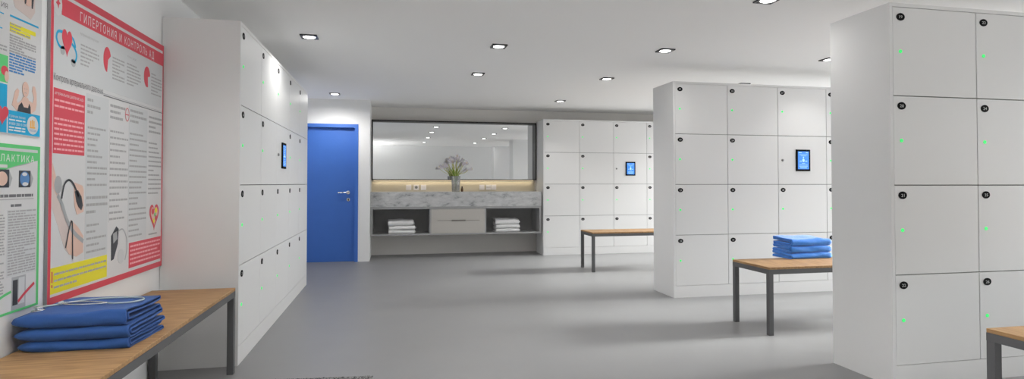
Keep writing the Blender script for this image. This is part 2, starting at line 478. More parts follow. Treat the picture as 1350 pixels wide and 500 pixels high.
# ------------------------------------------------------------------ folded cloths
def folded(name, w, d, h, th=.005, nlay=3, taper_l=0, taper_r=0, seed=0, wob=.003, flip=False, nx=26, ridge=0, sag=.0, fan=0):
    """cloth folded into nested U shapes: fold towards -y, open layers show at both x ends"""
    rnd = random.Random(seed); bm = bmesh.new()
    step = (h/2-th*.6)/nlay
    for k in range(nlay):
        R = h/2-th/2-k*step
        dk = d-(0 if k == 0 else rnd.uniform(.0, .03))
        e0, e1 = (rnd.uniform(-.006, .004) if k else 0), (rnd.uniform(-.004, .012) if k else 0)
        yf = k*step*.8
        ry = R*.75
        path = []
        nb = 12
        for i in range(nb): path.append((dk-(dk-yf-ry)*i/nb, h/2-R))
        for i in range(13):
            a = -PI/2-PI*i/12
            path.append((yf+ry+ry*math.cos(a), h/2+R*math.sin(a)))
        for i in range(1, nb+1): path.append((yf+ry+(dk-yf-ry)*i/nb, h/2+R))
        n = len(path); outer, inner = [], []
        for i, (py, pz) in enumerate(path):
            a = path[max(i-1, 0)]; b = path[min(i+1, n-1)]
            ty, tz = b[0]-a[0], b[1]-a[1]; l = math.hypot(ty, tz) or 1
            ny, nz = tz/l, -ty/l
            outer.append((py-ny*th/2, pz-nz*th/2)); inner.append((py+ny*th/2, pz+nz*th/2))
        tip = [((outer[-1][0]+inner[-1][0])/2+th*.5, (outer[-1][1]+inner[-1][1])/2)]
        tip0 = [((outer[0][0]+inner[0][0])/2+th*.5, (outer[0][1]+inner[0][1])/2)]
        loop = outer+tip+inner[::-1]+tip0
        rings = []
        xs = [e0+(w+e1-e0)*i/nx for i in range(nx+1)]
        for x in xs:
            s = 1.0
            if taper_l and x < taper_l:
                t = max(0, x/taper_l); s = math.sqrt(max(0, 1-(1-t)**2))
            if taper_r and x > w-taper_r:
                t = max(0, (w-x)/taper_r); s = min(s, math.sqrt(max(0, 1-(1-t)**2)))
            s = .06+.94*s
            ring = []
            for py, pz in loop:
                zz = h*.42+(pz-h*.42)*s
                u = pz/h
                nz_ = noise.noise(Vector((x*7+seed*3.1, py*7, seed+k*.15)))*wob*u*2
                nz_ += noise.noise(Vector((x*22, py*22, seed*2+k)))*wob*.35*u
                ny_ = noise.noise(Vector((x*9+seed, pz*30, 4.2+seed)))*wob*1.2
                back = max(0, min(1, py/d))
                zz += nz_+ridge*u*back*back - sag*u*math.sin(PI*max(0, min(1, x/w)))
                yy = py+ny_*(1-back)+fan*u*0
                if s < 1: yy = d*.45+(yy-d*.45)*(.8+.2*s)
                ring.append(bm.verts.new((x, yy, max(zz, .0002))))
            rings.append(ring)
        m = len(loop)
        for a, b in zip(rings, rings[1:]):
            for i in range(m):
                f = bm.faces.new((a[i], a[(i+1) % m], b[(i+1) % m], b[i])); f.smooth = True
        # end strips between outer and inner
        for ring in (rings[0], rings[-1]):
            n2 = len(outer)
            for i in range(n2-1):
                bm.faces.new((ring[i], ring[i+1], ring[m-1-(i+1)-1+0] if False else ring[(2*n2-(i+1))], ring[(2*n2-i)]))
            bm.faces.new((ring[n2-1], ring[n2], ring[n2+1]))
            bm.faces.new((ring[0], ring[2*n2], ring[2*n2+1]))
    return bm

def folded_loop(w, d, h, th=.008, inner=.42, taper_l=0, taper_r=0, seed=0, wob=.004, nx=34, ridge=0, back_in=.02, skew=0, lean=0):
    """cloth folded over towards -y with its two leaves doubled back: rounded folds at the front and at the back"""
    bm = bmesh.new(); rnd = random.Random(seed)
    R0 = h/2-th/2; R1 = R0*inner; gap = (R0-R1)/2
    path = []
    nb = 14; yf1 = R0*.8+th*.35
    d_in = d-gap*1.2
    for i in range(nb): path.append((d_in-(d_in-R0*.7)*i/nb, h/2-R0))
    for i in range(15):
        a = -PI/2-PI*i/14; path.append((R0*.7+R0*.7*math.cos(a), h/2+R0*math.sin(a)))
    for i in range(1, nb+1): path.append((R0*.7+(d_in-R0*.7)*i/nb, h/2+R0))
    for i in range(1, 8):                                   # back fold of the upper leaf
        a = PI/2-PI*i/8; path.append((d_in+gap*1.2*math.cos(a), h/2+R1+gap+gap*math.sin(a)))
    for i in range(nb+1): path.append((d_in-(d_in-yf1-R1*.6)*i/nb, h/2+R1))
    for i in range(1, 10):                                  # inner front turn
        a = PI/2+PI*i/10; path.append((yf1+R1*.6+R1*.6*math.cos(a), h/2+R1*math.sin(a)))
    for i in range(nb+1): path.append((yf1+R1*.6+(d_in-yf1-R1*.6)*i/nb, h/2-R1))
    for i in range(1, 8):                                   # back fold of the lower leaf
        a = PI/2-PI*i/8; path.append((d_in+gap*1.2*math.cos(a), h/2-R1-gap+gap*math.sin(a)))
    n = len(path); oo, ii = [], []
    t2 = min(th/2, gap*.9)
    for i, (py, pz) in enumerate(path):
        a = path[i-1]; b = path[(i+1) % n]; ty, tz = b[0]-a[0], b[1]-a[1]; l = math.hypot(ty, tz) or 1
        ny, nz = tz/l, -ty/l
        oo.append((py+ny*t2, pz+nz*t2)); ii.append((py-ny*t2, pz-nz*t2))
    O, I = [], []
    for k in range(nx+1):
        x = w*k/nx; sft = 1.0
        if taper_l and x < taper_l: t = max(0, x/taper_l); sft = math.sqrt(max(0, 1-(1-t)**2))
        if taper_r and x > w-taper_r: t = max(0, (w-x)/taper_r); sft = min(sft, math.sqrt(max(0, 1-(1-t)**2)))
        sft = .06+.94*sft
        def place(py, pz):
            u = pz/h; fr = max(0, min(1, py/d))
            zz = h*.40+(pz-h*.40)*sft
            zz += noise.noise(Vector((x*7+seed*3.1, py*7, seed+pz*9)))*wob*u*2+noise.noise(Vector((x*20, py*20, seed*2+pz*30)))*wob*.5*u
            zz += ridge*u*fr*fr
            yy = py+noise.noise(Vector((x*9+seed, pz*34, 4.2+seed)))*wob*1.3+noise.noise(Vector((x*3+seed, 2.2, pz*60)))*wob*1.2*fr
            if sft < 1: yy = d*.45+(yy-d*.45)*(.8+.2*sft)
            xx = x+(noise.noise(Vector((py*8, pz*45, seed+9.1)))*wob*2.2+lean*fr*(1-u*.6))*(1 if k == nx or k == 0 else (k/nx)**6 if k > nx/2 else (1-k/nx)**6)
            return bm.verts.new((xx, yy+skew*x, max(zz, .0002)))
        O.append([place(*p) for p in oo]); I.append([place(*p) for p in ii])
    for A, B in ((O, False), (I, True)):
        for a, b in zip(A, A[1:]):
            for i in range(n):
                q = (a[i], a[(i+1) % n], b[(i+1) % n], b[i]); f = bm.faces.new(q[::-1] if B else q); f.smooth = True
    for k in (0, nx):
        for i in range(n):
            bm.faces.new((O[k][i], O[k][(i+1) % n], I[k][(i+1) % n], I[k][i]))
    return bm

# three blue garments on the left bench
zb = .515
labs = ['lowest of three folded dark blue garments on the left bench',
        'middle one of three folded dark blue garments on the left bench',
        'topmost folded dark blue garment on the left bench, under the stethoscope']
z = zb
for i, (hh, dx, dy) in enumerate([(.041, .012, .004), (.049, .006, -.006), (.057, 0, -.012)]):
    o = obj('folded_garment', folded_loop(.398-dx+(0, .004, -.004)[i], .315, hh, .0052, .40, taper_l=.11, seed=i+3, wob=.0042, nx=44, lean=.012), 'blue', None, (-1.386+dx, 2.462+dy+.006, z))
    tag(o, labs[i], 'folded clothes', 'blue folded garments on the left bench'); z += hh+.0012
TOPZ = z

# stethoscope lying on them
st = thing('stethoscope', 'pale stethoscope lying coiled on the folded dark blue garments', 'stethoscope', (-1.2, 2.6, TOPZ))
def L(x, y, z=.004): return (x+1.2, y-2.6, z)
b = bmesh.new()
tube(b, spline([L(-1.325, 2.565, .006), L(-1.30, 2.60, .004), L(-1.26, 2.655), L(-1.20, 2.70), L(-1.10, 2.71), L(-1.03, 2.69), L(-1.005, 2.645), L(-1.03, 2.60), L(-1.085, 2.588), L(-1.115, 2.598)], 10), .0032, 10)
obj('tubing', b, 'tube', st)
for s in (-1, 1):
    b = bmesh.new()
    tube(b, spline([L(-1.115, 2.598, .0045), L(-1.14, 2.60+s*.014, .0045), L(-1.21, 2.612+s*.03, .0045), L(-1.265, 2.618+s*.02, .0045), L(-1.285, 2.615+s*.006, .008)], 8), .0028, 10)
    e = obj('ear_tube', b, 'chrome', st)
    b = bmesh.new(); bmesh.ops.create_uvsphere(b, u_segments=14, v_segments=10, radius=.0065)
    for f in b.faces: f.smooth = True
    obj('ear_tip', b, 'tube', e, L(-1.289, 2.615+s*.007, .0085))
b = bmesh.new(); lathe(b, [(.022, 0), (.024, .003), (.0235, .006), (.013, .008), (.009, .014), (.016, .016), (.016, .019), (.012, .021)], seg=28)
obj('chest_piece', b, 'chrome', st, L(-1.333, 2.553, -.012))

# three bright blue towels on the middle bench
labs = ['lowest bright blue folded towel in the stack on the middle bench',
        'middle bright blue folded towel in the stack on the middle bench',
        'uppermost bright blue folded towel in the stack on the middle bench']
z = zb
for i, (hh, dx, dy) in enumerate([(.050, 0, 0), (.052, .004, .003), (.060, .01, .004)]):
    o = obj('folded_towel', folded_loop(.405-dx, .235, hh, .0105, .40, taper_r=.035, seed=i+11, wob=.005, nx=40, ridge=.010 if i == 2 else .003), 'towelblue', None, (3.275+dx, 4.222+dy, z))
    tag(o, labs[i], 'towel', 'bright blue towels on the middle bench'); z += hh+.001+(.0015 if i else .0012)

# ------------------------------------------------------------------ vanity, mirror
VY = 8.93
v = thing('vanity_cabinet', 'grey wall-hung vanity cabinet with two open shelves and a greige drawer', 'cabinet', (XN0+.004, VY, 0))
VW = 2.36-(XN0+.004); Z0, Z1 = .353, .79
b = bmesh.new()
dl, drr = .92, 1.745
t = .032
VD = YF-VY-.003
bx(b, 0, VW, .0, VD, Z0, Z0+.022); bx(b, 0, VW, 0, VD, Z1-.034, Z1)
bx(b, 0, t, 0, VD, Z0+.022, Z1-.034); bx(b, VW-t, VW, 0, VD, Z0+.022, Z1-.034)
bx(b, dl-.03, dl-.006, .004, VD, Z0+.022, Z1-.034); bx(b, drr+.006, drr+.03, .004, VD, Z0+.022, Z1-.034)
bx(b, t, VW-t, VD-.012, VD, Z0+.022, Z1-.034)
obj('carcass', b, 'carcass', v)
dw = obj('drawer', box_bm(dl-.006, drr+.006, .001, .3, Z0+.024, Z1-.037, .002, 1), 'drawer', v)
zm = .575
obj('groove', box_bm(dl+.09, drr-.075, -.0008, .004, zm-.003, zm+.003), 'groove', dw)
obj('drawer_handle', box_bm(dl+.31, drr-.3, -.014, .004, zm-.009, zm+.011, .002, 1), 'groove', dw)
wt = obj('vanity_worktop', box_bm(XN0+.002, 2.363, VY-.006, YF-.003, Z1, 1.019, .003, 1), 'concrete')
tag(wt, 'thick grey concrete worktop running under the mirror', 'worktop')

MZ0, MZ1, MX0, MX1, MY = 1.205, 2.165, XN0+.004, 2.376, 9.315
mr = thing('wall_mirror', 'wide dark-framed mirror lit from beneath above the concrete worktop', 'mirror', (MX0, MY, MZ0))
MW, MH = MX1-MX0, MZ1-MZ0; MDp = YF-.002-MY
ft = .014
b = bmesh.new()
bx(b, 0, ft, 0, MDp, 0, MH); bx(b, MW-ft, MW, 0, MDp, 0, MH); bx(b, ft, MW-ft, 0, MDp, MH-ft*1.3, MH); bx(b, ft, MW-ft, 0, MDp, 0, ft)
obj('mirror_frame', b, 'frame_dark', mr)
obj('mirror_glass', box_bm(ft, MW-ft, .115, .121, ft, MH-ft*1.3), 'mirror', mr)
obj('light_strip', box_bm(.03, MW-.03, MDp-.05, MDp-.03, -.008, -.0005), 'led', mr)

struct('trim_1', box_bm(XN0+.001, XN1-.003, YF-.004, YF-.0005, 1.0195, MZ0+.01), 'splash')
# switches and sockets on the splashback
def plate_obj(name, label, x, kind):
    r = thing(name, label, 'wall plate', (x, YF-.0042, 1.045), 0, 'white wall plates under the mirror')
    obj('cover_plate', box_bm(-.042, .042, -.011, 0, 0, .084, .003, 2), 'plastic', r)
    if kind == 'socket':
        b = bmesh.new(); prism(b, ell(0, .042, .024, .024, 24), -.0125, -.010, 0)
        for s in (-1, 1): prism(b, ell(s*.010, .042, .004, .004, 10), -.0130, -.012, 1)
        obj('socket_face', b, ['knob', 'black'], r)
    elif kind == 'switch':
        obj('rocker', box_bm(-.026, .026, -.016, -.010, .016, .068, .003, 2), 'plastic', r)
    else:
        b = bmesh.new(); bx(b, -.036, .036, -.014, -.010, .040, .046)
        obj('slot_strip', b, 'knob', r)
plate_obj('light_switch', 'white wall switch leftmost of the left three below the mirror', .268*1.013, 'switch')
plate_obj('wall_socket', 'white wall socket between two switches, left of the vase', .388*1.013, 'socket')
plate_obj('light_switch', 'white wall switch nearest to the vase on its left side', .505*1.013, 'switch')
plate_obj('light_switch', 'white wall switch nearest to the vase on its right side', 1.475, 'switch')
plate_obj('data_outlet', 'white outlet plate with a grey bar, middle of the right three', 1.585, 'slot')
plate_obj('light_switch', 'white wall switch rightmost of the right three below the mirror', 1.675, 'switch')

# white towels on the vanity shelves
ZS = Z0+.022
for j, (x0, side) in enumerate([(-.045, 'left'), (1.63, 'right')]):
    z = ZS
    for i, hh in enumerate((.055, .055, .078)):
        pos = ('lowest', 'middle', 'topmost')[i]
        dx = (0, .004, -.004)[i]
        o = obj('folded_towel', folded('w', .40+(.012 if j == 0 and i < 2 else 0), .26, hh, .010, 2, taper_r=.02, seed=20+i+5*j, wob=.006, nx=24, ridge=.012 if i == 2 else .0), 'towelwhite', None, (x0+dx, 9.02, z))
        tag(o, '%s white folded towel in the vanity cabinet\'s %s open shelf' % (pos, side), 'towel', 'white towels in the %s vanity shelf' % side)
        z += hh+.006

# vase with flowers
VX, VYY, VZ = 1.003, 9.14, 1.0195
b = bmesh.new()
prof = [(.060, 0), (.063, .004), (.068, .13), (.077, .252), (.073, .252), (.064, .13), (.058, .02), (.001, .018)]
lathe(b, prof, seg=32)
vs = obj('glass_vase', b, 'vase', None, (VX, VYY, VZ)); tag(vs, 'smoky glass vase holding lilac flowers on the worktop', 'vase')
rf = random.Random(5)
def flower(i):
    a = 2*PI*i/15+rf.uniform(-.2, .2); spread = (.35 if i % 3 == 0 else (.75 if i % 3 == 1 else 1.0))
    hx_ = math.cos(a)*.20*spread; hy_ = math.sin(a)*.10*spread
    hz_ = .50-.14*spread*abs(math.cos(a))-.03*spread+rf.uniform(-.02, .02)
    r = thing('flower', 'pale lilac trumpet flower in the smoky glass vase', 'flower', (VX, VYY, VZ+.024), 0, 'lilac flowers in the glass vase')
    bx_, by_ = -math.cos(a)*.030, -math.sin(a)*.030
    P = spline([(bx_, by_, 0), (bx_*.1, by_*.1, .12), (math.cos(a)*.045*spread, math.sin(a)*.045*spread, .24), (hx_*.75, hy_*.75, hz_*.88), (hx_, hy_, hz_)], 6)
    b = bmesh.new(); tube(b, P, .0042, 8); obj('stem', b, 'stem', r)
    dirv = (Vector(P[-1])-Vector(P[-4])).normalized()
    dirv = (dirv+Vector((math.cos(a)*.5, math.sin(a)*.5, -.25*spread))).normalized()
    q = Vector((0, 0, 1)).rotation_difference(dirv)
    b = bmesh.new()
    np_ = 6
    for k in range(np_):
        an = 2*PI*k/np_; rows = []
        for s in range(7):
            t = s/6; rad = .007+.042*t**1.8; zz = .098*t-.018*t**4
            wd = .0135*math.sin(PI*min(1, .15+.80*t))+.001
            c = Vector((math.cos(an)*rad, math.sin(an)*rad, zz)); sd = Vector((-math.sin(an), math.cos(an), 0))
            nn = Vector((math.cos(an), math.sin(an), .3)).normalized()*.0012
            rows.append([c-sd*wd-nn*2, c, c+sd*wd-nn*2, c+sd*wd-nn*3.5, c-nn*1.5, c-sd*wd-nn*3.5])
        rings = [[b.verts.new(q @ p) for p in row] for row in rows]
        for A, B in zip(rings, rings[1:]):
            for m_ in range(6):
                f = b.faces.new((A[m_], A[(m_+1) % 6], B[(m_+1) % 6], B[m_])); f.smooth = True
        b.faces.new(rings[-1]); b.faces.new(rings[0][::-1])
    hd = obj('flower_head', b, 'petal', r, P[-1])
    b = bmesh.new()
    for k in range(3):
        an = 2*PI*k/3
        tube(b, [q @ Vector((0, 0, .005)), q @ Vector((math.cos(an)*.004, math.sin(an)*.004, .05)), q @ Vector((math.cos(an)*.009, math.sin(an)*.009, .082))], [.0015, .0013, .0024], 6)
    obj('stamens', b, 'petal_tip', hd)
    # one strap leaf on each flower
    a2 = a+rf.uniform(-.6, .6); b = bmesh.new(); rows = []
    ln = rf.uniform(.26, .34)
    for s in range(9):
        t = s/8; rr = .012+.085*t*t; zz = .07+ln*t-.03*t**3
        wd = .0135*math.sin(PI*min(1, .2+.8*t))+.0008
        c = Vector((math.cos(a2)*rr*(1.0), math.sin(a2)*rr*.8, zz)); sd = Vector((-math.sin(a2), math.cos(a2), 0))
        nn = Vector((math.cos(a2), math.sin(a2), 0))*.0012
        rows.append([c-sd*wd, c+nn*2, c+sd*wd, c+sd*wd-nn, c, c-sd*wd-nn])
    rings = [[b.verts.new(p) for p in row] for row in rows]
    for A, B in zip(rings, rings[1:]):
        for m_ in range(6):
            f = b.faces.new((A[m_], A[(m_+1) % 6], B[(m_+1) % 6], B[m_])); f.smooth = True
    b.faces.new(rings[-1]); b.faces.new(rings[0][::-1])
    obj('leaf', b, 'leaf', r)
for i in range(15): flower(i)
# small bottle beside the vase
bt = thing('soap_bottle', 'small brown bottle standing close to the vase on the worktop', 'bottle', (1.107, 9.16, 1.0195))
b = bmesh.new(); lathe(b, [(.017, 0), (.019, .003), (.019, .05), (.010, .06), (.009, .066)], seg=20); obj('body', b, 'amber', bt)
b = bmesh.new(); lathe(b, [(.011, .066), (.011, .082), (.009, .084)], seg=18); obj('cap', b, 'black', bt)

# floor mat
b = bmesh.new()
NXm, NYm = 110, 44
mw, md = .72, .5
gr = [[b.verts.new((mw*i/NXm-mw, -md*j/NYm, .010+.006*noise.noise(Vector((i*.9, j*.9, 1)))+(0 if 0 < i < NXm and 0 < j < NYm else -.006))) for i in range(NXm+1)] for j in range(NYm+1)]
for j in range(NYm):
    for i in range(NXm): b.faces.new((gr[j][i], gr[j+1][i], gr[j+1][i+1], gr[j][i+1]))
bx(b, -mw, 0, -md, 0, 0.0005, .006)
o = obj('floor_mat', b, 'pile', None, (-.103, 3.525, 0)); o.rotation_euler = (0, 0, -.097)
tag(o, 'dark speckled floor mat at the bottom edge of the view', 'mat')

# ------------------------------------------------------------------ posters on the left wall
def LY(n): return -.0006*n
class Poster:
    def __init__(s, name, label, y0, y1, z0, z1, thick):
        s.y0, s.z0, s.w, s.h = y0, z0, y1-y0, z1-z0
        s.t = thick
        s.r = thing(name, label, 'poster', (XL+.0005, y0, z0), PI/2, 'health posters on the left wall')
        b = bmesh.new(); bx(b, 0, s.w, -thick, 0, 0, s.h)
        for f in b.faces: f.material_index = 0 if f.normal.y < -.5 or abs(f.calc_center_median().y+thick) < 1e-6 else 1
        obj('sheet', b, ['paper', 'edge'], s.r)
    def P(s, p): return (p[0]-s.y0, p[1]-s.z0)
    def poly(s, name, pts, m, lay=1):
        b = bmesh.new(); prism(b, [s.P(p) for p in pts], -s.t+LY(lay), -s.t+LY(lay-1)+.0002)
        return obj(name, b, m, s.r)
    def rect(s, name, a, b_, c, d_, m, lay=1): return s.poly(name, [(a, c), (b_, c), (b_, d_), (a, d_)], m, lay)
    def rects(s, name, L_, m, lay=1):
        b = bmesh.new()
        for (a, b_, c, d_) in L_: prism(b, [s.P(p) for p in ((a, c), (b_, c), (b_, d_), (a, d_))], -s.t+LY(lay), -s.t+LY(lay-1)+.0002)
        return obj(name, b, m, s.r)
    def ells(s, name, L_, m, lay=1):
        b = bmesh.new()
        for (cx, cz, rx, rz) in L_: prism(b, [s.P(p) for p in ell(cx, cz, rx, rz, 28)], -s.t+LY(lay), -s.t+LY(lay-1)+.0002)
        return obj(name, b, m, s.r)
    def text(s, name, txt, x, z, h, w, m, lay=2, bold=0, space=1.0):
        b = bmesh.new(); X, Z = s.P((x, z)); text_into(b, txt, X, Z, h, w, y0=-s.t+LY(lay), bold=bold, space=space)
        return obj(name, b, m, s.r)
    def lines(s, name, x0, x1, zt, zb_, n, h, m, lay=1, seed=0, ragged=.4, back=None):
        rd = random.Random(seed); R_ = []
        for i in range(n):
            zc = zt-(zt-zb_)*(i+.5)/n; x = x0; xe = x1 if rd.random() > ragged else x0+(x1-x0)*rd.uniform(.35, .95)
            while x < xe-.004:
                wl = min(rd.uniform(.012, .042), xe-x); R_.append((x, x+wl, zc-h/2, zc+h/2)); x += wl+.0055
        if back:                                        # printed on its own slip of paper
            b = bmesh.new()
            prism(b, [s.P(p) for p in ((x0-.004, zb_), (x1+.004, zb_), (x1+.004, zt), (x0-.004, zt))], -s.t-.0009, -s.t-.0002, 1)
            for (a, b_, c, d_) in R_: prism(b, [s.P(p) for p in ((a, c), (b_, c), (b_, d_), (a, d_))], -s.t+LY(lay), -s.t-.0008)
            return obj(name, b, [m, back], s.r)
        return s.rects(name, R_, m, lay)
    def stroke(s, name, pts, r, m, lay=2):
        b = bmesh.new(); P = [Vector((p[0]-s.y0, 0, p[1]-s.z0)) for p in pts]
        P = spline([tuple(p) for p in P], 6)
        n = len(P); l0, l1 = [], []
        for i in range(n):
            t = P[min(i+1, n-1)]-P[max(i-1, 0)]; t.normalize(); nn = Vector((-t.z, 0, t.x))*r
            l0.append(P[i]+nn); l1.append(P[i]-nn)
        yy = -s.t+LY(lay)
        a = [b.verts.new((p.x, yy, p.z)) for p in l0]; c = [b.verts.new((p.x, yy, p.z)) for p in l1]
        for i in range(n-1): b.faces.new((a[i], c[i], c[i+1], a[i+1]))
        return obj(name, b, m, s.r)

R = Poster('wall_poster', 'large red-bordered blood pressure poster on the left wall', 2.702, 3.898, .645, 2.0, .014)
R.rects('border', [(2.7025, 2.722, .6455, 1.9995), (3.882, 3.8975, .6455, 1.9995), (2.722, 3.882, 1.964, 1.9995), (2.722, 3.882, .6455, .676)], 'red')
R.rect('info_panel', 2.722, 3.882, 1.61, 1.872, 'paper2')
R.rect('header_band', 2.78, 3.882, 1.872, 1.948, 'red')
R.text('title', 'ГИПЕРТОНИЯ И КОНТРОЛЬ АД', 2.926, 1.886, .041, .822, 'ink_white', bold=.002, space=1.35)
R.ells('logo_disc', [(2.750, 1.908, .031, .048)], 'paper', 2)
R.poly('logo_mark', [(2.744, 1.938), (2.756, 1.938), (2.756, 1.922), (2.768, 1.915), (2.756, 1.908), (2.753, 1.89), (2.745, 1.905), (2.733, 1.912), (2.744, 1.92)], 'red', 3)
# heart with stethoscope picture
def heart(cx, cz, w, h, n=40):
    out = []
    for i in range(n):
        t = 2*PI*i/n
        out.append((cx+w/2*math.sin(t)**3, cz+h/2*(13*math.cos(t)-5*math.cos(2*t)-2*math.cos(3*t)-math.cos(4*t))/15.5))
    return out
R.stroke('picture_tube', [(2.80, 1.80), (2.755, 1.795), (2.742, 1.765), (2.765, 1.735), (2.80, 1.735), (2.85, 1.765), (2.885, 1.75), (2.90, 1.72), (2.885, 1.69), (2.86, 1.695)], .006, 'cyan', 2)
R.stroke('picture_tube', [(2.845, 1.80), (2.875, 1.785), (2.89, 1.755)], .006, 'cyan', 2)
R.ells('picture_chestpiece', [(2.79, 1.722, .017, .02), (2.875, 1.685, .018, .018)], 'pic_grey', 2)
R.poly('picture_heart', heart(2.822, 1.768, .078, .125), 'red', 3)
R.text('caption', 'Артериальная гипертензия', 2.928, 1.825, .012, .165, 'ink', bold=.004)
R.lines('text_column', 2.935, 3.10, 1.79, 1.685, 6, .0075, 'ink', 2, seed=1)
R.poly('pie_chart', ell(3.182, 1.765, .038, .062, 30, PI*.12, PI*1.5)+[(3.19, 1.765)], 'red', 2)
R.lines('text_column', 3.238, 3.37, 1.797, 1.675, 7, .0075, 'ink', 2, seed=2)
R.text('caption', 'что это такое?', 3.40, 1.825, .012, .11, 'ink', bold=.004)
R.lines('text_column', 3.40, 3.57, 1.80, 1.675, 7, .0075, 'ink', 2, seed=3)
R.poly('pie_chart', ell(3.655, 1.765, .042, .060, 30, PI*.05, PI*1.6)+[(3.665, 1.765)], 'red', 2)
R.lines('text_column', 3.715, 3.865, 1.805, 1.67, 7, .0075, 'ink', 2, seed=4)
R.text('subtitle', 'Контроль артериального давления', 2.728, 1.585, .029, .415, 'ink_dark', bold=0)
R.rect('rule', 3.15, 3.88, 1.580, 1.585, 'ink_dark', 2)
R.rect('rule', 3.15, 3.88, 1.590, 1.592, 'ink', 2)
R.rect('red_box', 2.728, 2.978, 1.277, 1.553, 'red')
R.text('box_heading', 'АРТЕРИАЛЬНОЕ ДАВЛЕНИЕ (АД) -', 2.735, 1.525, .011, .235, 'ink_white', bold=.006)
R.lines('box_text', 2.735, 2.970, 1.515, 1.465, 2, .0085, 'ink_pink', 2, seed=5, ragged=.3)
R.lines('box_text', 2.735, 2.970, 1.435, 1.285, 7, .0085, 'ink_pink', 2, seed=6, ragged=.2)
R.rects('column_shade', [(2.992, 3.205, .80, 1.57), (3.432, 3.668, .835, 1.57)], 'paper2')
R.lines('column_heading', 3.00, 3.12, 1.555, 1.470, 3, .013, 'ink', 2, seed=7)
R.lines('text_column', 3.005, 3.19, 1.425, 1.130, 11, .010, 'ink', 2, seed=8, ragged=.7)
R.lines('column_heading', 3.00, 3.20, 1.100, 1.000, 3, .013, 'ink', 2, seed=9)
R.lines('text_column', 3.005, 3.19, .970, .815, 5, .010, 'ink', 2, seed=10, ragged=.7, back='paper2')
R.lines('column_heading', 3.222, 3.385, 1.558, 1.470, 3, .013, 'ink', 2, seed=11, ragged=.2)
R.lines('text_column', 3.222, 3.42, 1.430, .955, 15, .010, 'ink', 2, seed=12, ragged=.5, back='paper')
b_ = [(3.407+.021*math.cos(2*PI*i/20), 1.517+.034*math.sin(2*PI*i/20)) for i in range(21)]
R.stroke('stamp_ring', b_, .0022, 'red', 3)
R.rect('stamp_bar', 3.39, 3.424, 1.514, 1.519, 'red', 3)
R.lines('column_heading', 3.445, 3.655, 1.560, 1.475, 3, .013, 'ink', 2, seed=13, ragged=.5)
R.lines('text_column', 3.442, 3.660, 1.435, .850, 20, .010, 'ink', 2, seed=14, ragged=.4)
R.lines('column_heading', 3.690, 3.878, 1.552, 1.440, 4, .012, 'ink', 2, seed=15, ragged=.6)
R.lines('text_column', 3.690, 3.872, 1.400, 1.080, 12, .009, 'ink', 2, seed=16, ragged=.5)
# arm with cuff picture
R.poly('picture_arm', [(2.727, 1.235), (2.745, 1.20), (2.765, 1.15), (2.80, 1.05), (2.85, .975), (2.93, .93), (2.975, .905), (2.977, .835), (2.92, .822), (2.86, .84), (2.824, .869), (2.775, .965), (2.727, 1.05)], 'skin2', 1)
R.poly('picture_arm', [(2.727, 1.235), (2.75, 1.185), (2.768, 1.12), (2.76, 1.10), (2.728, 1.14)], 'skin', 2)
R.poly('picture_forearm', [(2.872, .99), (2.93, .955), (2.977, .91), (2.977, .835), (2.92, .822), (2.86, .84), (2.835, .875)], 'skin', 2)
R.ells('picture_gauge', [(2.768, 1.145, .028, .038)], 'pic_grey', 3)
R.stroke('picture_cuff', [(2.765, 1.10), (2.80, 1.06), (2.84, .99), (2.90, .93), (2.977, .885)], .010, 'pic_grey', 3)
R.stroke('picture_tube', [(2.795, 1.085), (2.815, 1.145), (2.85, 1.165), (2.89, 1.145), (2.93, 1.09)], .005, 'pic_dark', 4)
R.stroke('picture_tube', [(2.83, .87), (2.86, .96), (2.88, .98), (2.885, .90), (2.888, .815)], .004, 'pic_dark', 4)
R.poly('picture_hand', [(2.895, 1.155), (2.965, 1.14), (2.976, 1.12), (2.976, 1.02), (2.92, 1.01), (2.90, 1.05), (2.893, 1.10)], 'skin', 2)
R.poly('picture_bulb', [(2.898, 1.115), (2.925, 1.12), (2.955, 1.09), (2.968, 1.05), (2.955, 1.028), (2.93, 1.045), (2.912, 1.07)], 'pic_dark', 4)
# yellow note
R.rect('yellow_note', 2.723, 3.205, .688, .797, 'yellow')
R.lines('note_text', 2.748, 3.195, .782, .700, 3, .009, 'ink', 2, seed=17, ragged=.4)
R.rects('exclamation_mark', [(2.730, 2.738, .735, .782), (2.730, 2.738, .715, .727)], 'red', 2)
# pump picture
R.poly('picture_pump', [(3.245, .885), (3.30, .93), (3.325, .915), (3.318, .84), (3.275, .765), (3.248, .76)], 'pic_dark', 2)
R.poly('picture_pump', [(3.262, .895), (3.305, .905), (3.31, .865), (3.268, .845)], 'pic_grey', 3)
R.stroke('picture_tube', [(3.31, .90), (3.37, .91), (3.415, .86), (3.42, .80), (3.40, .745)], .004, 'pic_grey', 2)
R.ells('picture_bulb', [(3.355, .77, .036, .038)], 'paper2', 2)
# food heart
R.poly('picture_heart', heart(3.777, .962, .135, .165), 'red', 2)
R.poly('picture_heart', heart(3.777, .964, .098, .120), 'skin', 3)
R.ells('picture_food', [(3.755, .985, .018, .018), (3.80, .945, .014, .016)], 'red', 4)
R.ells('picture_food', [(3.80, .99, .016, .016), (3.77, .93, .012, .014)], 'yellow', 4)
R.ells('picture_food', [(3.785, .965, .010, .012)], 'green', 4)
R.lines('text_column', 3.70, 3.86, .862, .845, 1, .009, 'ink', 2, seed=18)
R.rect('red_box', 3.447, 3.878, .693, .829, 'red')
R.lines('box_text', 3.462, 3.868, .820, .705, 5, .010, 'ink_pink', 2, seed=19, ragged=.4)

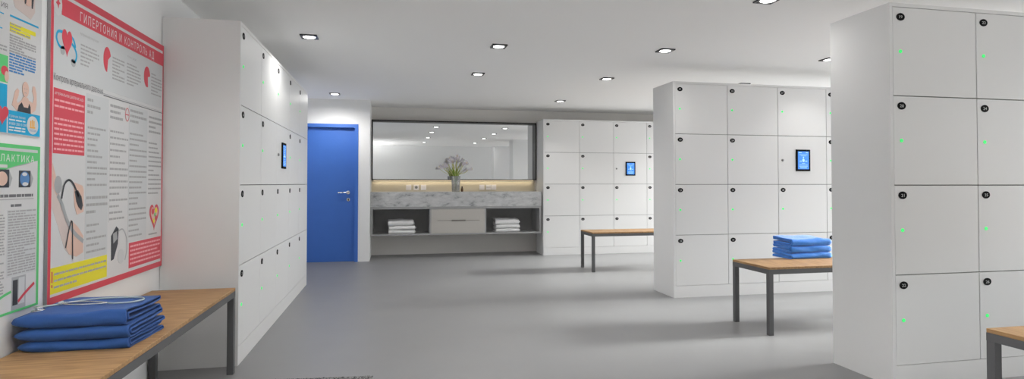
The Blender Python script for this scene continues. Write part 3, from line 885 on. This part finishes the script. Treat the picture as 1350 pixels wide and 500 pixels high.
A = Poster('wall_poster', 'upper left poster with a flexing man and a blue footer', 2.225, 2.657, 1.335, 1.965, .004)
A.rect('footer', 2.459, 2.655, 1.338, 1.424, 'cyan')
A.rect('side_panel', 2.227, 2.451, 1.338, 1.516, 'cyan')
A.rect('side_photo', 2.30, 2.453, 1.522, 1.622, 'green')
A.ells('side_photo_figure', [(2.435, 1.565, .02, .018)], 'red', 2)
A.ells('side_photo_figure', [(2.445, 1.545, .012, .02)], 'skin', 3)
A.poly('side_heart', heart(2.425, 1.405, .07, .075), 'red', 2)
A.poly('picture_pillow', [(2.462, 1.90), (2.468, 1.855), (2.49, 1.815), (2.585, 1.795), (2.612, 1.83), (2.61, 1.93), (2.50, 1.95)], 'skin2', 1)
A.ells('picture_face', [(2.565, 1.875, .03, .032)], 'skin', 3)
A.poly('picture_hair', [(2.545, 1.845), (2.535, 1.90), (2.555, 1.93), (2.585, 1.925), (2.60, 1.88), (2.595, 1.84), (2.588, 1.84), (2.585, 1.895), (2.56, 1.91), (2.552, 1.85)], 'pic_dark', 4)
A.rect('rule', 2.461, 2.635, 1.773, 1.780, 'cyan', 2)
A.rects('rule', [(2.28, 2.425, 1.770, 1.774), (2.28, 2.418, 1.715, 1.719)], 'cyan', 2)
A.text('heading', 'ИЯ', 2.410, 1.795, .018, .035, 'ink_dark', bold=.01)
A.lines('text_column', 2.30, 2.445, 1.66, 1.635, 2, .006, 'ink', 2, seed=30)
A.rects('highlight', [(2.461, 2.618, 1.736, 1.752), (2.461, 2.585, 1.717, 1.7345)], 'yellow', 1)
A.lines('highlight_text', 2.463, 2.612, 1.754, 1.716, 3, .005, 'ink', 2, seed=31)
A.lines('text_column', 2.461, 2.62, 1.710, 1.640, 7, .006, 'ink', 2, seed=32, ragged=.3)
A.lines('blue_text', 2.461, 2.62, 1.640, 1.565, 7, .006, 'ink_blue', 2, seed=33, ragged=.3)
A.poly('picture_man', [(2.478, 1.445), (2.488, 1.475), (2.496, 1.50), (2.510, 1.512), (2.520, 1.505), (2.516, 1.485), (2.506, 1.465), (2.512, 1.455), (2.535, 1.470), (2.545, 1.485), (2.572, 1.485), (2.580, 1.475), (2.605, 1.468), (2.612, 1.49), (2.600, 1.515), (2.604, 1.535), (2.618, 1.535), (2.628, 1.51), (2.630, 1.465), (2.622, 1.44), (2.595, 1.425), (2.51, 1.425)], 'skin', 2)
A.ells('picture_face', [(2.558, 1.515, .020, .030)], 'skin', 3)
A.rects('picture_face_marks', [(2.548, 2.554, 1.516, 1.518), (2.562, 2.568, 1.516, 1.518), (2.552, 2.564, 1.500, 1.502)], 'pic_grey', 4)
A.poly('picture_shirt', [(2.510, 1.425), (2.518, 1.448), (2.535, 1.462), (2.548, 1.445), (2.575, 1.445), (2.582, 1.462), (2.590, 1.45), (2.592, 1.424)], 'pic_dark', 3)
A.text('footer_text', 'ГОРЯЧАЯ ЛИНИЯ', 2.464, 1.398, .008, .095, 'ink_white')
A.text('footer_number', '8 800 200 0 200', 2.464, 1.370, .010, .105, 'ink_white', bold=.008)
A.lines('footer_small_text', 2.464, 2.56, 1.366, 1.345, 2, .005, 'ink_white', 2, seed=34)
A.lines('footer_small_text', 2.464, 2.56, 1.395, 1.383, 1, .005, 'ink_white', 2, seed=35)
A.ells('footer_disc', [(2.607, 1.380, .036, .036)], 'paper', 2)
A.rects('footer_mark', [(2.590, 2.597, 1.375, 1.397), (2.601, 2.607, 1.375, 1.402), (2.611, 2.617, 1.375, 1.398), (2.588, 2.622, 1.368, 1.374)], 'orange', 3)
A.text('footer_disc_text', 'РОССИЯ', 2.585, 1.355, .007, .044, 'ink_blue', 3)

B = Poster('wall_poster', 'lower left green-headed prevention poster beneath the blue-footed one', 2.225, 2.660, .662, 1.298, .004)
B.rects('border', [(2.645, 2.6595, .663, 1.2975), (2.2255, 2.24, .663, 1.2975), (2.24, 2.645, .663, .672)], 'green')
B.poly('header_band', [(2.24, 1.2975), (2.645, 1.2975), (2.645, 1.242), (2.44, 1.20), (2.24, 1.20)], 'green')
B.rect('header_strip', 2.24, 2.642, 1.272, 1.283, 'paper2', 2)
B.poly('header_fold', [(2.44, 1.203), (2.645, 1.243), (2.56, 1.222)], 'pic_grey', 2)
B.text('title', 'ПРОФИЛАКТИКА', 2.262, 1.232, .026, .358, 'ink_white', bold=.002, space=1.3)
B.rect('subtitle_strip', 2.30, 2.458, 1.208, 1.220, 'paper', 2)
B.rect('photo', 2.395, 2.470, 1.135, 1.202, 'pic_dark', 1)
B.ells('photo_figure', [(2.43, 1.168, .03, .026)], 'skin', 2)
B.poly('photo_shadow', [(2.470, 1.198), (2.488, 1.17), (2.476, 1.14), (2.470, 1.14)], 'pic_grey', 1)
B.rect('photo', 2.527, 2.598, 1.135, 1.200, 'pic_dark', 1)
B.ells('photo_figure', [(2.562, 1.168, .029, .029)], 'pic_blue', 2)
B.ells('photo_highlight', [(2.56, 1.186, .015, .007)], 'paper', 3)
B.ells('photo_highlight', [(2.565, 1.148, .018, .007)], 'paper', 3)
B.poly('photo_shadow', [(2.598, 1.198), (2.616, 1.17), (2.604, 1.14), (2.598, 1.14)], 'pic_grey', 1)
B.lines('summary_text', 2.25, 2.615, 1.112, 1.096, 1, .011, 'ink_dark', 2, seed=40)
B.rect('rule', 2.25, 2.62, 1.089, 1.092, 'ink', 2)
B.rect('column_shade', 2.462, 2.642, .80, 1.05, 'paper2')
B.lines('column_heading', 2.482, 2.625, 1.076, 1.058, 1, .010, 'ink_dark', 2, seed=41)
B.lines('text_column', 2.468, 2.635, 1.050, .805, 24, .0055, 'ink', 2, seed=42, ragged=.25)
B.lines('text_column', 2.25, 2.448, 1.050, .72, 30, .0055, 'ink', 2, seed=43, ragged=.25)
B.rect('photo', 2.494, 2.578, .672, .797, 'pic_grey', 1)
B.rect('photo_figure', 2.50, 2.528, .69, .785, 'pic_dark', 2)
B.rect('photo_figure', 2.535, 2.57, .69, .79, 'paper2', 2)
B.stroke('chart_line', [(2.25, .70), (2.36, .71), (2.44, .735), (2.49, .745)], .005, 'green', 2)
B.stroke('chart_line', [(2.53, .70), (2.57, .725), (2.63, .755)], .006, 'red', 3)

# ------------------------------------------------------------------ ceiling lights
trim_b = bmesh.new()
s = .068; h2 = .052
for (a, b1, c, d1) in ((-s, s, -s, -h2), (-s, s, h2, s), (-s, -h2, -h2, h2), (h2, s, -h2, h2)): bx(trim_b, a, b1, c, d1, -.010, 0)
def ring_sq(bm):
    n = 32; r = .0505
    cir = [bm.verts.new((r*math.cos(2*PI*k/n), r*math.sin(2*PI*k/n), -.008)) for k in range(n)]
    sq = []
    for k in range(n):
        a = 2*PI*k/n; m_ = max(abs(math.cos(a)), abs(math.sin(a))); sq.append(bm.verts.new((h2*math.cos(a)/m_, h2*math.sin(a)/m_, -.008)))
    for k in range(n): bm.faces.new((cir[k], cir[(k+1) % n], sq[(k+1) % n], sq[k]))
ring_sq(trim_b)
trim_me = mesh('light_trim', trim_b, 'trim')
lens_b = bmesh.new(); lathe(lens_b, [(.0495, -.004), (.0495, -.009), (.045, -.011)], seg=28)
lens_me = mesh('light_lens', lens_b, 'lens')
def downlight(x, y, label, power=0, ang=150):
    r = thing('downlight', label, 'ceiling light', (x, y, CZ), 0, 'recessed ceiling downlights')
    obj('light_trim', trim_me, None, r); obj('light_lens', lens_me, None, r)
    if not power: return
    ld = bpy.data.lights.new('downlight_lamp', 'SPOT'); ld.energy = power; ld.spot_size = math.radians(ang); ld.spot_blend = .75
    ld.shadow_soft_size = .05; ld.color = (1, .985, .965)
    lo = bpy.data.objects.new('downlight_lamp', ld); C.objects.link(lo); lo.location = (x, y, CZ-.07)
DL = [(-.68, 5.03, 'square downlight in the ceiling beside the left lockers', 14, 160),
      (-.767, 8.18, 'square downlight in the ceiling just before the blue door', 30, 176),
      (.936, 5.03, 'square downlight in the ceiling, front one left of centre', 26, 160),
      (.945, 6.36, 'square downlight in the ceiling facing the flower vase', 42, 160),
      (2.475, 4.88, 'square downlight in the ceiling before the middle lockers\' left end', 8, 160),
      (2.47, 6.34, 'square downlight in the ceiling behind the middle lockers\' left end', 8, 120),
      (2.458, 8.20, 'square downlight in the ceiling over the farthest lockers\' left end', 14, 120),
      (4.25, 4.90, 'square downlight in the ceiling peeking out behind the nearest lockers', 9, 120),
      (4.25, 6.34, 'square downlight mostly hidden above the middle lockers', 6, 110),
      (2.465, 3.385, 'square downlight cut off by the top edge of the view', 8, 150),
      ]
for q in DL: downlight(*q)
UP_W = 85
HID = [(.945, 3.38, 'square downlight seen only in the mirror, third along the left file', 10, 160), (.945, 1.59, 'square downlight seen only in the mirror, farthest of the left file', 90, 120),
       (2.475, 1.59, 'square downlight seen only in the mirror, farthest of the right file', 0, 100),
       (-.72, 3.0, 'added square downlight over the bench by the posters, out of view', 16, 130), (-.72, 1.4, 'added square downlight over the near end of the poster wall', 12, 120),  # from here on: unseen downlights, added for their light
       (4.25, 8.2, 'added square downlight over the farthest lockers, hidden by the middle ones', 10, 110), (4.25, 3.385, 'added square downlight hidden over the nearest lockers', 36, 120),
       (4.25, 1.59, 'added square downlight right of the camera, out of view', 0, 100),
       (5.95, 4.9, 'added square downlight at the window end of the middle aisle', 12, 160), (5.95, 6.34, 'added square downlight at the window end, just behind the middle lockers', 45, 160), (5.95, 8.2, 'added square downlight at the window end of the far aisle', 155, 160), (5.95, 3.385, 'added square downlight at the window end, just behind the nearest lockers', 55, 160), (5.95, 1.59, 'added square downlight at the window end of the near aisle', 0, 150)]
for q in HID: downlight(*q)

# unseen fill lamps, added on the left wall to brighten the ceiling
for uy, ulab in ((.62, 'added white fill uplight nearest the rear wall, out of view left of the camera'), (1.2, 'added white fill uplight between the rear one and the posters, out of view')):
    u = thing('fill_uplight', ulab, 'added fill lamp', (XL, uy, 1.72), 0, 'added fill uplights on the left wall')
    b = bmesh.new(); bx(b, 0, .012, -.06, .06, -.08, .08)
    obj('back_plate', b, 'locker', u)
    b = bmesh.new(); lathe(b, [(.03, -.06), (.055, -.04), (.085, .05), (.080, .05), (.05, -.035)], cx=.098, seg=28)
    obj('bowl', b, 'locker', u)
    b = bmesh.new(); lathe(b, [(.048, .0), (.052, .012), (.03, .018)], cx=.098, seg=24)
    obj('lamp_lens', b, 'lens', u)
    ld = bpy.data.lights.new('fill_uplight_lamp', 'SPOT'); ld.energy = UP_W; ld.spot_size = math.radians(140); ld.spot_blend = .8; ld.shadow_soft_size = .05; ld.color = (1, .99, .975)
    lo = bpy.data.objects.new('fill_uplight_lamp', ld); C.objects.link(lo); lo.location = (XL+.11, uy, 1.80)
    lo.rotation_euler = Vector((-.52, -.10, -.85)).to_track_quat('Z', 'Y').to_euler()

# warm light of the strip under the mirror
ld = bpy.data.lights.new('mirror_strip_lamp', 'AREA'); ld.shape = 'RECTANGLE'; ld.size = MW-.08; ld.size_y = .03; ld.energy = 1.4; ld.color = (1, .85, .60)
lo = bpy.data.objects.new('mirror_strip_lamp', ld); C.objects.link(lo); lo.location = ((MX0+MX1)/2, YF-.045, MZ0-.012)

# ------------------------------------------------------------------ sky and camera
w = bpy.data.worlds.new('World'); scene.world = w; w.use_nodes = True
nt = w.node_tree; bg = nt.nodes['Background']
SKY_UP, FILL_DOWN = 5.2, 4.0          # bright overcast sky above, added fill glow below the horizon to brighten the ceiling
tc = nt.nodes.new('ShaderNodeTexCoord'); sp = nt.nodes.new('ShaderNodeSeparateXYZ'); mr_ = nt.nodes.new('ShaderNodeMapRange')
mr_.inputs[1].default_value = -.05; mr_.inputs[2].default_value = .05; mr_.inputs[3].default_value = FILL_DOWN; mr_.inputs[4].default_value = SKY_UP
nt.links.new(tc.outputs['Generated'], sp.inputs[0]); nt.links.new(sp.outputs['Z'], mr_.inputs[0]); nt.links.new(mr_.outputs[0], bg.inputs['Strength'])
bg.inputs['Color'].default_value = (.97, .98, 1, 1)

# assumed low hazy sun coming down the aisles through the right-hand windows
SUN_E, SUN_S, SUN_A = 20, 10.3, 9
sl = bpy.data.lights.new('low_sun', 'SUN'); sl.energy = SUN_S; sl.angle = math.radians(SUN_A); sl.color = (1, .99, .97)
so = bpy.data.objects.new('low_sun', sl); C.objects.link(so); so.location = (12, 4, 5)
so.rotation_euler = Vector((math.cos(math.radians(SUN_E)), -.01, math.sin(math.radians(SUN_E)))).to_track_quat('Z', 'Y').to_euler()

cam = bpy.data.cameras.new('Camera'); co = bpy.data.objects.new('Camera', cam); C.objects.link(co)
co.location = (0, 0, 1.15); co.rotation_euler = (PI/2+.0178, 0, -.2071)
cam.sensor_width = 36; cam.lens = 755.35/1350*36; cam.shift_x = 0; cam.shift_y = -(250-228.655)/1350
cam.clip_start = .02
scene.camera = co
vs_ = scene.view_settings
vs_.view_transform = 'Standard'; vs_.look = 'None'; vs_.gamma = 1; vs_.use_curve_mapping = False; vs_.exposure = .14
scene.cycles.max_bounces = 12; scene.cycles.diffuse_bounces = 8; scene.cycles.transparent_max_bounces = 12
scene.cycles.use_denoising = True
